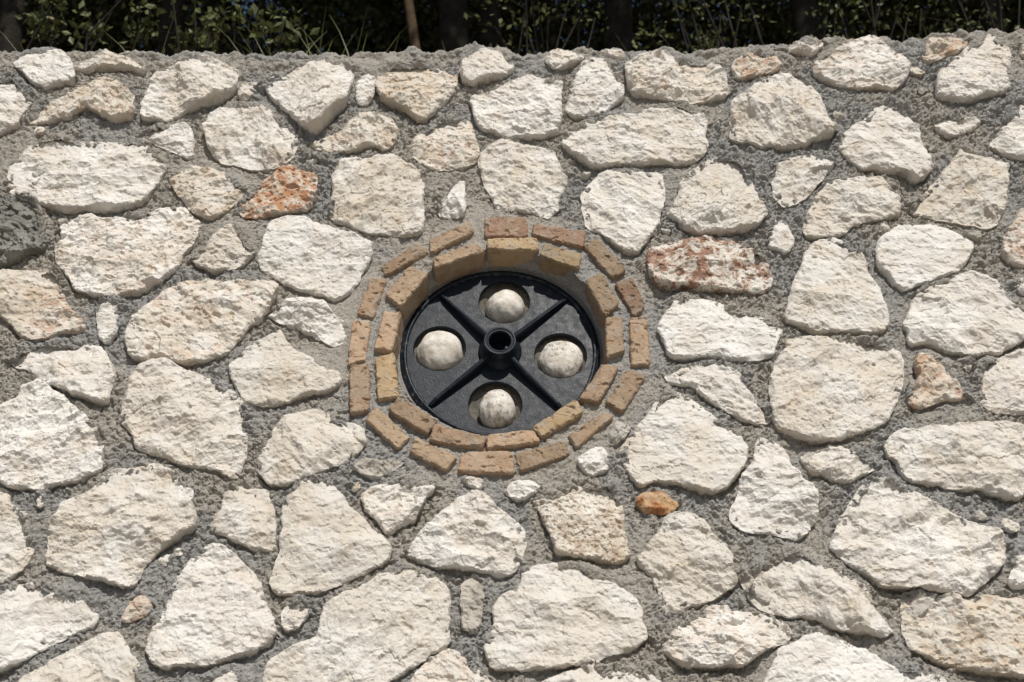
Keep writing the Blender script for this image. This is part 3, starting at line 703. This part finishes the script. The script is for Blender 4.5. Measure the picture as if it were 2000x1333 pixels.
# mortar: one rough sheet, rolled over the top of the wall, open at the round hole
TL = np.array(TOPLINE, float).reshape(-1, 2)
TLW = np.array([to_wall(x, y) for x, y in TL])
def vtop(u): return np.interp(u, TLW[:, 0], TLW[:, 1])
HOLE = 0.257
def build_mortar():
    st = 0.0030
    us = np.concatenate([np.arange(-2.6, -1.50, 0.014), np.arange(-1.50, 1.50, st), np.arange(1.50, 2.6, 0.014)])
    ss = np.concatenate([np.arange(-3.72, -1.85, 0.02), np.arange(-1.85, 0, st), np.arange(0, 0.10, 0.0030), np.arange(0.10, 0.55, 0.02)])
    U, S = np.meshgrid(us, ss)
    rr = 0.026
    vt = vtop(us)[None] - rr + 0 * S
    phi = np.clip(S / rr, 0, np.pi / 2)
    back = np.maximum(S - rr * np.pi / 2, 0)
    Vv = np.where(S < 0, vt + S, vt + rr * np.sin(phi)) - np.maximum(back - 0.36, 0) * 2.0
    W = np.where(S < 0, 0, -(rr - rr * np.cos(phi))) - np.minimum(back, 0.36)
    # open the round hole with a clean edge
    du, dv = U - RC[0], Vv - RC[1]; rd = np.hypot(du, dv)
    near = np.abs(rd - HOLE) < st * 1.2
    sc = np.where(near, HOLE / np.maximum(rd, 1e-6), 1)
    U2 = RC[0] + du * sc; V2 = RC[1] + dv * sc
    X, Y = U2, V2 + np.where(S > 0, S, 0)
    ring = np.exp(-((rd - 0.36) / 0.075) ** 2)
    smooth = np.clip(0.45 * ring + 0.75 * sstep(-0.02, 0.40, fbm(X * 3.6, Y * 3.6, 71, 2)), 0, 1)
    topz = sstep(-0.10, 0.0, S)
    rough = (1 - 0.66 * smooth) * (1 - 0.5 * topz)
    # distance to the nearest stone and which side of it we are on
    D = np.full(U.shape, 1.0); NY = np.zeros(U.shape)
    for Q, c in outl:
        m_ = 0.035
        i0, i1 = np.searchsorted(us, [Q[:, 0].min() - m_, Q[:, 0].max() + m_])
        sv = vtop(c[0]) - rr
        j0, j1 = np.searchsorted(ss, [Q[:, 1].min() - sv - 0.07, Q[:, 1].max() - sv + 0.07])
        if i1 - i0 < 2 or j1 - j0 < 2: continue
        G = np.stack([U2[j0:j1, i0:i1].ravel(), V2[j0:j1, i0:i1].ravel()], 1)
        qs = Q[::2] if len(Q) > 60 else Q
        dd, arg = near_dist(G, qs); ny_ = normals(qs)[arg, 1]
        dd = dd.reshape(j1 - j0, i1 - i0); ny_ = ny_.reshape(dd.shape)
        sub = D[j0:j1, i0:i1]; k_ = dd < sub
        NY[j0:j1, i0:i1] = np.where(k_, ny_, NY[j0:j1, i0:i1]); D[j0:j1, i0:i1] = np.minimum(dd, sub)
    big = 0.009 * fbm(X * 5, Y * 5, 61, 3)
    lum = fbm(X * 26, Y * 26, 62, 4, 0.6)
    wx = 0.008 * perlin(X * 50, Y * 50, 63); wy = 0.008 * perlin(X * 50 + 9, Y * 50, 64)
    c1 = np.abs(perlin((X + wx) * 44, (Y + wy) * 44, 65)); c2 = np.abs(perlin((X + wx) * 85, (Y + wy) * 85, 66)); c3 = np.abs(perlin((X + wx) * 165, (Y + wy) * 165, 67))
    crumb = 0.0175 * c1 + 0.0115 * c2 + 0.0060 * c3
    H = big + rough * (0.009 * lum + 0.82 * crumb - 0.005) + (0.42 + 0.5 * rough) * 0.0048 * fbm(X * 130, Y * 130, 68, 3, 0.75)
    H = H + topz * 0.013 * (np.abs(perlin(X * 13, Y * 16, 69)) * 1.8 - 0.5 + 0.55 * np.abs(perlin(X * 34, Y * 34, 70)))
    nz = np.clip(0.5 + 1.1 * perlin(X * 14, Y * 14, 72), 0, 1)
    H = H - 0.010 * np.exp(-(D / 0.0075) ** 2) * nz * np.clip(0.55 - 0.75 * NY, 0.1, 1.3) * (1 - 0.5 * smooth)
    lap = sstep(0.0, 0.5, perlin(X * 8, Y * 8, 73) + 0.12)
    H = H + 0.020 * np.exp(-(D / 0.022) ** 2) * lap * (1 - 0.8 * (rd < 0.40)) * np.clip(0.55 + 0.9 * NY, 0.0, 1)
    rk = 1 - sstep(0.33, 0.42, rd)
    H = H * (1 - 0.4 * rk) + 0.002 * rk + 0.010 * rk * np.exp(-(D / 0.009) ** 2) * nz
    nv, nw = np.sin(phi), np.cos(phi)
    V2 = V2 + H * nv; W = W + H * nw
    shp = U.shape; N = U.size
    # drop the sheet where a stone covers it
    cov = np.zeros(shp, bool)
    for Q, c in outl:
        L = np.hypot(*(Q - c).T); k = np.maximum(0.0, 1 - 0.014 / L)
        T = c + (Q - c) * k[:, None]
        if len(T) > 90: T = T[::2]
        i0, i1 = np.searchsorted(us, [T[:, 0].min(), T[:, 0].max()])
        if i1 - i0 < 2: continue
        sv = vtop(c[0]) - rr
        j0, j1 = np.searchsorted(ss, [T[:, 1].min() - sv - 0.06, T[:, 1].max() - sv + 0.06]); j1 = min(j1, np.searchsorted(ss, -0.01))
        if j1 - j0 < 2: continue
        uu = U2[j0:j1, i0:i1]; vv = V2[j0:j1, i0:i1]; ins = np.zeros(uu.shape, bool)
        x1, y1 = T[-1]
        for x2, y2 in T:
            if y1 != y2:
                ins ^= ((y1 > vv) != (y2 > vv)) & (uu < (x2 - x1) * (vv - y1) / (y2 - y1) + x1)
            x1, y1 = x2, y2
        cov[j0:j1, i0:i1] |= ins
    cov |= np.hypot(U2 - RC[0], V2 - RC[1]) < HOLE - 1e-4
    ny, nx = shp
    idx = np.arange(N).reshape(shp)
    a, b, c_, d = idx[:-1, :-1], idx[:-1, 1:], idx[1:, 1:], idx[1:, :-1]
    cv = cov.ravel()
    hc = np.hypot((U2[:-1, :-1] + U2[1:, 1:]) / 2 - RC[0], (V2[:-1, :-1] + V2[1:, 1:]) / 2 - RC[1]) < HOLE
    keep = ~((cov[:-1, :-1] & cov[:-1, 1:] & cov[1:, 1:] & cov[1:, :-1]) | hc)
    quads = np.stack([a[keep], b[keep], c_[keep], d[keep]], 1)
    used = np.unique(quads); remap = np.full(N, -1); remap[used] = np.arange(len(used))
    XYZ = np.stack([U2.ravel(), -W.ravel(), V2.ravel()], 1)[used]
    return mesh_np("mortar", XYZ, remap[quads], smooth=False)
link("mortar", build_mortar(), M['mortar'], wall)

# ------------------------------------------------------------------ round opening: reveal, bed, disc, pebbles
def lathe(name, prof, seg, mat, parent, loc, noise=0.0, seed=0, a0=0.0, close=False, smooth=True):
    """profile of (radius, w) turned about the wall's normal"""
    prof = np.array(prof, float); k = len(prof)
    t = np.linspace(0, 2 * np.pi, seg, endpoint=False) + a0
    Rr = np.repeat(prof[:, 0][:, None], seg, 1); Ww = np.repeat(prof[:, 1][:, None], seg, 1)
    if noise:
        q = fbm(np.cos(t)[None] * 7 + prof[:, 1][:, None] * 40, np.sin(t)[None] * 7, seed, 4, 0.6)
        Rr = Rr + noise * q
    V = np.stack([Rr * np.cos(t), -Ww, Rr * np.sin(t)], -1).reshape(-1, 3)
    i = np.arange(k - 1)[:, None] * seg + np.arange(seg)[None]; jn = np.arange(k - 1)[:, None] * seg + ((np.arange(seg) + 1) % seg)[None]
    quads = np.stack([i, jn, jn + seg, i + seg], -1).reshape(-1, 4)
    return link(name, mesh_np(name, V, quads, smooth=smooth), mat, parent, loc)

CL = (RC[0], 0, RC[1])
def fine(prof, n):
    prof = np.array(prof, float); s = np.linspace(0, len(prof) - 1, n)
    return np.stack([np.interp(s, np.arange(len(prof)), prof[:, q]) for q in (0, 1)], 1)
PW = -0.053     # face of the disc's plate
lathe("mortar_reveal", fine([(0.259, 0.004), (0.257, -0.012), (0.256, -0.028), (0.251, -0.036), (0.246, -0.046), (0.243, -0.056), (0.236, -0.064)], 26),
      260, M['mortar'], wall, CL, 0.004, 5)

disc = tag(wall_frame("wheel_disc"), "black four-spoked metal disc with a keyed hub, inside the brick ring", "metal disc")
HR, HO = 0.0635, 0.1445
HANG = [R(90 - 4 + 90 * k) for k in range(4)]
HC = [(HO * math.cos(a), HO * math.sin(a)) for a in HANG]
# mortar bed behind the four openings
def bed():
    n = 150; g = np.linspace(-0.235, 0.235, n); X, Y = np.meshgrid(g, g)
    w = PW - 0.032 + 0.006 * fbm(X * 40, Y * 40, 81, 4, 0.6) + 0.002 * fbm(X * 160, Y * 160, 82, 3)
    for hx, hy in HC:
        q = np.hypot(X - hx, Y - hy); w = w + 0.018 * sstep(0.040, HR, q) * (q < HR * 1.3) * np.clip(0.75 - 9 * (Y - hy), 0.1, 1.2)
    i = np.arange((n - 1) * n).reshape(n - 1, n)[:, :-1].ravel()
    quads = np.stack([i, i + 1, i + n + 1, i + n], 1)
    cen = np.hypot(X, Y).ravel()
    quads = quads[(cen[quads] < 0.236).all(1)]
    return mesh_np("mortar_bed", np.stack([X.ravel(), -w.ravel(), Y.ravel()], 1), quads)
link("mortar_bed", bed(), M['bed'], wall, CL)

import bmesh
def plate_mesh():
    bm = bmesh.new(); th = 0.008
    def circ(cx, cy, r, n): return [bm.verts.new((cx + r * math.cos(2 * math.pi * k / n), -PW, cy + r * math.sin(2 * math.pi * k / n))) for k in range(n)]
    loops = [circ(0, 0, 0.222, 96)] + [circ(x, y, HR, 48) for x, y in HC]
    edges = []
    for lp in loops:
        for k in range(len(lp)): edges.append(bm.edges.new((lp[k], lp[(k + 1) % len(lp)])))
    bmesh.ops.triangle_fill(bm, use_beauty=True, use_dissolve=False, edges=edges, normal=(0, -1, 0))
    for f in bm.faces:
        if f.normal.y > 0: f.normal_flip()
    for lp in loops[1:]:
        # a small lip round each opening, then its wall
        c = sum((v.co for v in lp), Vector()) / len(lp)
        prev = lp
        for rr, ww in ((0.985, PW - 0.001), (0.97, PW - 0.010)):
            cur = [bm.verts.new((c.x + (v.co.x - c.x) * rr, -ww, c.z + (v.co.z - c.z) * rr)) for v in lp]
            for k in range(len(lp)):
                q = (k + 1) % len(lp); bm.faces.new((prev[k], prev[q], cur[q], cur[k]))
            prev = cur
    me = bpy.data.meshes.new("plate"); bm.to_mesh(me); bm.free(); return me
link("plate", plate_mesh(), M['disc'], disc, CL)
lathe("rim", [(0.2215, PW - 0.002), (0.2215, PW + 0.003), (0.2235, PW + 0.0065), (0.2275, PW + 0.0075), (0.230, PW + 0.005), (0.232, PW + 0.0005), (0.236, PW + 0.001), (0.238, PW - 0.002), (0.238, PW - 0.02)],
      128, M['rim'], disc, CL)
for k in range(4):       # spokes: tapering ribs
    a = HANG[k] - R(45) + R(1.5); ca, sa = math.cos(a), math.sin(a)
    V = []; nseg = 10
    prof = [(-1.0, 0.0), (-0.82, 0.75), (-0.55, 0.97), (0.0, 1.02), (0.55, 0.97), (0.82, 0.75), (1.0, 0.0)]
    for q in range(nseg + 1):
        t = q / nseg; r = 0.030 + (0.2185 - 0.030) * t
        hh = 0.030 - 0.013 * t if t < 0.93 else 0.010
        ww = 0.0078 - 0.0016 * t
        for x, y in prof:
            V.append((r * ca - x * ww * sa, -(PW - 0.002 + y * hh), r * sa + x * ww * ca))
    npf = len(prof); Q = []
    for q in range(nseg):
        for j in range(npf - 1): Q.append((q * npf + j, q * npf + j + 1, (q + 1) * npf + j + 1, (q + 1) * npf + j))
    me = bpy.data.meshes.new("spoke"); me.from_pydata(V, [], Q + [tuple(range(nseg * npf, nseg * npf + npf)), tuple(reversed(range(npf)))])
    me.polygons.foreach_set("use_smooth", [False] * len(me.polygons))
    link("spoke", me, M['disc'], disc, CL)
HT = PW + 0.052
hub = lathe("hub", [(0.052, PW - 0.001), (0.0515, PW + 0.005), (0.0455, PW + 0.012), (0.0415, PW + 0.020), (0.0398, PW + 0.028), (0.0395, HT - 0.012), (0.0385, HT - 0.009), (0.0385, HT - 0.003),
             (0.0378, HT - 0.0005), (0.0362, HT), (0.0335, HT), (0.0325, HT - 0.002), (0.0305, HT - 0.002), (0.0295, HT - 0.0005), (0.0275, HT - 0.0005), (0.0255, HT - 0.003), (0.0250, HT - 0.010), (0.0250, PW - 0.05), (0.0, PW - 0.052)],
            72, M['hub'], disc, CL)
# raised key in the bore
key = bmesh.new(); bmesh.ops.create_cube(key, size=1)
for v in key.verts: v.co = Vector((v.co.x * 0.010, v.co.y * 0.060, v.co.z * 0.008))
bmesh.ops.bevel(key, geom=key.edges[:], offset=0.001, segments=1, affect='EDGES')
km = bpy.data.meshes.new("bore_key"); key.to_mesh(km); key.free()
ko = link("bore_key", km, M['hub'], disc, (RC[0] + 0.0165, -(HT - 0.034), RC[1] - 0.0165)); ko.rotation_euler = (0, R(45), 0)
ko.parent = hub; ko.location = (0.0165, -(HT - 0.036), -0.0165)

def pebble(k, rx, ry, hgt, ox, oy, seed, label):
    n, m = 64, 26
    t = np.linspace(0, 2 * np.pi, n, endpoint=False)[None]; ph = np.linspace(0.02, np.pi * 0.62, m)[:, None]
    x = np.sin(ph) * np.cos(t); y = np.sin(ph) * np.sin(t); z = np.cos(ph) + 0 * t
    d = 1 + 0.12 * fbm(x * 1.1 + z, y * 1.6 - z, seed, 3, 0.5) + 0.012 * fbm(x * 7, y * 7 + z * 3, seed + 4, 3)
    X, Y, Z = x * rx * d, y * ry * d, np.sign(z) * np.abs(z) ** 0.85 * hgt * d
    V = np.stack([X, -Z, Y], -1).reshape(-1, 3); V = np.vstack([V, [[0, -hgt * float(d[0].mean()), 0]]])
    i = np.arange(m - 1)[:, None] * n + np.arange(n)[None]; j = np.arange(m - 1)[:, None] * n + ((np.arange(n) + 1) % n)[None]
    quads = np.stack([i, i + n, j + n, j], -1).reshape(-1, 4)
    tr = np.stack([np.full(n, len(V) - 1), np.arange(n), (np.arange(n) + 1) % n], 1)
    me = mesh_np("round_stone", V, quads, tr); me.materials.append(M['pebble_dirty' if k > 1 else 'pebble'])
    o = link("round_stone", me)
    hx, hy = HC[k]
    loc = UX * (RC[0] + hx + ox) + VX * (RC[1] + hy + oy) + NX * (PW - 0.020)
    o.location = loc; o.rotation_euler = (-BATTER, 0, 0)
    return tag(o, label, "stone", "round stones in the disc")
pebble(0, 0.048, 0.044, 0.050, 0.002, -0.011, 11, "rounded white stone in the uppermost hole of the black disc")
pebble(1, 0.055, 0.056, 0.047, 0.000, -0.002, 23, "largest whitest rounded stone in the left hole of the black disc")
pebble(2, 0.043, 0.050, 0.054, 0.005, -0.007, 37, "dirty narrow domed stone in the lowest hole of the black disc")
pebble(3, 0.054, 0.052, 0.041, 0.001, -0.006, 41, "low grey-stained rounded stone in the right hole of the black disc")

# ------------------------------------------------------------------ vegetation behind the wall
def leaves_mesh(name, C, size, rs, mat, flat=0.4, aspect=0.5):
    n = len(C)
    d = rs.normal(size=(n, 3)); d /= np.linalg.norm(d, axis=1)[:, None]
    up = rs.normal(size=(n, 3)) * (1, 1, 1); up[:, 2] += flat * 3
    s = np.cross(d, up); s /= np.maximum(np.linalg.norm(s, axis=1)[:, None], 1e-6)
    nn = np.cross(s, d)
    L = size * rs.uniform(0.6, 1.3, n)[:, None]
    p0 = C - d * L * 0.5; p2 = C + d * L * 0.5
    mid = C - d * L * 0.04
    p1 = mid + s * L * aspect * 0.5 + nn * L * 0.08; p3 = mid - s * L * aspect * 0.5 + nn * L * 0.08
    V = np.stack([p0, p1, p2, p3], 1).reshape(-1, 3)
    i = np.arange(n) * 4
    me = mesh_np(name, V, None, np.concatenate([np.stack([i, i + 1, i + 2], 1), np.stack([i, i + 2, i + 3], 1)]), smooth=False)
    me.materials.append(mat); return me

def tube(pts, rad, seg=9, seed=0):
    pts = np.array(pts, float); V = []; Q = []
    for k, p in enumerate(pts):
        t = pts[min(k + 1, len(pts) - 1)] - pts[max(k - 1, 0)]; t /= np.linalg.norm(t)
        a = np.cross(t, (0.3, 1, 0.1)); a /= np.linalg.norm(a); b = np.cross(t, a)
        for j in range(seg):
            th = 2 * math.pi * j / seg; r = rad[k] * (1 + 0.08 * math.sin(3 * th + k * 1.3 + seed))
            V.append(p + r * (a * math.cos(th) + b * math.sin(th)))
    for k in range(len(pts) - 1):
        for j in range(seg):
            q = (j + 1) % seg; Q.append((k * seg + j, k * seg + q, (k + 1) * seg + q, (k + 1) * seg + j))
    return np.array(V), np.array(Q)

def tubes_mesh(name, lst, mat):
    Vs, Qs, o = [], [], 0
    for V, Q in lst: Vs.append(V); Qs.append(Q + o); o += len(V)
    me = mesh_np(name, np.vstack(Vs), np.vstack(Qs)); me.materials.append(mat); return me

def clumps(rs, n, k, cen, rad, spread):
    c = rs.normal(size=(k, 3)); c /= np.linalg.norm(c, axis=1)[:, None]
    c = c * rs.uniform(0.25, 1.0, (k, 1)) ** 0.5 * rad + cen
    q = rs.randint(0, k, n); return c[q] + rs.normal(size=(n, 3)) * spread * rs.uniform(0.6, 1.2, (k, 1))[q], c

def tree(px, Y, r, label, seed, crown_r=2.0, bark='bark', lean=0.0, n=9000, crown_z=3.9, fwd=0.0):
    rs = np.random.RandomState(seed)
    p = at_depth(px, 50, Y); gx = p.x; gz = float(bank_z(np.array([gx]), np.array([Y]))[0])
    root = link("tree", None, loc=(gx, Y, gz)); tag(root, label, "tree", "trees behind the wall")
    ht = crown_z; top = np.array([lean * ht, fwd * 0.6, ht])
    pts = [np.array([lean * t * ht + 0.03 * math.sin(t * 5 + seed), fwd * 0.6 * t * t, -0.15 + t * (ht + 0.15)]) for t in np.linspace(0, 1, 9)]
    tb = [tube(pts, [r * (1.25 if k == 0 else 1 - 0.055 * k) for k in range(9)], 11, seed)]
    cen = np.array([lean * ht, fwd, ht + 0.45]); rad = np.array([crown_r, crown_r * 0.9, crown_r * 0.72])  # crown sits out of view, pushed forward and dense to shade the background
    P, cl = clumps(rs, int(n * 1.5), 60, cen, rad, 0.26)
    for q in cl[:22]:
        s = pts[rs.randint(5, 9)]; mid = (s + q) / 2 + rs.normal(size=3) * 0.12 + (0, 0, 0.1)
        tb.append(tube([s, mid, q], [r * 0.34, r * 0.22, r * 0.07], 6, seed))
    link("trunk", tubes_mesh("trunk", tb, M[bark]), None, root)
    link("crown", leaves_mesh("crown", P, 0.115, rs, M['leaf_tree'], aspect=0.6), None, root)
    return root

tree(890, 3.3, 0.085, "thick dark tree trunk just left of the white stone on the wall top", 21, fwd=-1.0)
tree(968, 3.7, 0.075, "dark tree trunk directly above the rounded white stone on the wall top", 22, fwd=-0.8)
tree(1215, 3.4, 0.085, "straight dark tree trunk right of centre above the wall", 23, fwd=-1.0)
tree(884, 2.9, 0.026, "slender tan-barked tree trunk leaning slightly, left of the dark trunks", 24, bark='bark_tan', lean=-0.20, crown_r=1.5, n=5000)
tree(330, 3.6, 0.08, "added shade tree behind the leafy shrub at upper left", 25, crown_r=2.3, fwd=-0.7, n=10000)  # this tree and those below are added; their crowns shade the foliage
tree(1560, 3.5, 0.08, "added shade tree inside the foliage at upper right", 26, crown_r=2.2, fwd=-1.0, n=10000)
tree(1930, 3.6, 0.08, "added shade tree at the far right end above the wall", 27, crown_r=2.3, fwd=-1.0, n=10000)
tree(40, 3.3, 0.07, "added shade tree at the far left end above the wall", 28, crown_r=2.1, fwd=-0.6, n=8000)

def shrub(px, py, Y, rad, n, label, seed, mat='leaf_shrub', leaf=0.035, spread=0.09, k=26):
    rs = np.random.RandomState(seed)
    p = at_depth(px, py, Y); gz = float(bank_z(np.array([p.x]), np.array([Y]))[0])
    root = link("shrub", None, loc=(p.x, Y, gz)); tag(root, label, "shrub", "shrubs behind the wall")
    cen = np.array([0, 0, p.z - gz]); P, cl = clumps(rs, n, k, cen, np.array(rad), spread)
    tb = []
    for q in cl:
        s = np.array([rs.normal() * 0.05, rs.normal() * 0.05, -0.05]); mid = s * 0.5 + q * 0.5 + rs.normal(size=3) * 0.06
        tb.append(tube([s, mid, q, q + rs.normal(size=3) * 0.05], [0.006, 0.005, 0.003, 0.0015], 5, seed))
    link("branches", tubes_mesh("branches", tb, M['bark']), None, root)
    link("foliage", leaves_mesh("foliage", P, leaf, rs, M[mat], flat=0.2, aspect=0.6), None, root)

shrub(190, 5, 1.75, (0.36, 0.16, 0.15), 420, "olive-leaved shrub catching light behind the wall at far left", 41, leaf=0.036, spread=0.035, k=13)
shrub(420, 30, 1.70, (0.30, 0.16, 0.20), 420, "bright green leafy shrub leaning over the wall at upper left", 42, leaf=0.038, spread=0.035, k=13)
for i, (px, Y, s) in enumerate(((-250, 4.5, 2.1), (160, 4.9, 1.1), (400, 4.7, 1.0), (620, 5.0, 1.1), (840, 5.2, 1.05), (1060, 5.2, 1.1), (1290, 5.0, 1.1), (1500, 4.7, 1.1), (1720, 4.6, 1.1), (1940, 4.7, 1.1), (2290, 4.5, 2.1))):
    where = ("beyond the left end of the wall", "behind the far left shrub", "behind the bright green shrub", "left of the slender tan trunk", "between the tan trunk and thick dark trunk", "between the two central dark trunks",
             "just right of the straight dark trunk", "above the small ochre stone at the wall top", "above the large yellow stone at the wall top", "at the far right of the wall", "beyond the right end of the wall")[i]
    shrub(px, 40, Y, (0.9 * s, 0.6, 1.0), int(14000 * s), "dark dense evergreen shrub " + where, 60 + i, 'leaf_tree', 0.048, 0.19, 50)

shrub(1400, 30, 2.0, (0.30, 0.2, 0.22), 260, "sparse twiggy shrub behind the wall, above the small ochre stone", 43, leaf=0.028, spread=0.06, k=16)
shrub(1680, 10, 2.1, (0.34, 0.2, 0.22), 260, "sparse twiggy shrub behind the wall, above the large yellow top stone", 44, leaf=0.026, spread=0.07, k=16)
shrub(1930, 0, 2.0, (0.28, 0.2, 0.22), 240, "sparse twiggy shrub behind the wall at far right", 45, leaf=0.026, spread=0.07, k=14)
shrub(1050, 20, 2.2, (0.26, 0.2, 0.24), 220, "sparse twiggy shrub between the two central dark trunks", 46, leaf=0.026, spread=0.07, k=14)

# grass tufts along the top of the wall: nobody could count the blades
def grass():
    rs = np.random.RandomState(5); V = []; F = []
    spots = [(540, 12), (560, 6), (515, 6), (605, 10), (700, 14), (735, 8), (640, 8), (1085, 3), (330, 6), (300, 4), (100, 4), (1400, 6), (1380, 5), (1560, 4), (1700, 4), (1260, 6), (860, 4), (1820, 3)]
    for px, n in spots:
        for _ in range(n):
            Y = BACK_Y + rs.uniform(0.0, 0.45); p = at_depth(px + rs.normal() * 22, 60, Y)
            x = p.x; z = float(bank_z(np.array([x]), np.array([Y]))[0])
            L = rs.uniform(0.3, 0.75); a = rs.uniform(0, 6.28); bend = rs.uniform(0.05, 0.45) * L; w = rs.uniform(0.002, 0.0042)
            dx, dy = math.cos(a), math.sin(a) * 0.6
            o = len(V); m = 7
            for k in range(m):
                t = k / (m - 1); q = bend * t * t
                ww = w * (1 - 0.85 * t)
                V.append((x + dx * q - ww, Y + dy * q, z + L * t * (1 - 0.25 * t)))
                V.append((x + dx * q + ww, Y + dy * q + 0.001, z + L * t * (1 - 0.25 * t)))
                if k: F.append((o + 2 * k - 2, o + 2 * k - 1, o + 2 * k + 1, o + 2 * k))
    me = bpy.data.meshes.new("grass"); me.from_pydata(V, [], F); return me
g = link("grass", grass(), M['grass']); g["kind"] = "stuff"; g["label"] = "thin grass blades growing behind the top of the wall"; g["category"] = "grass"
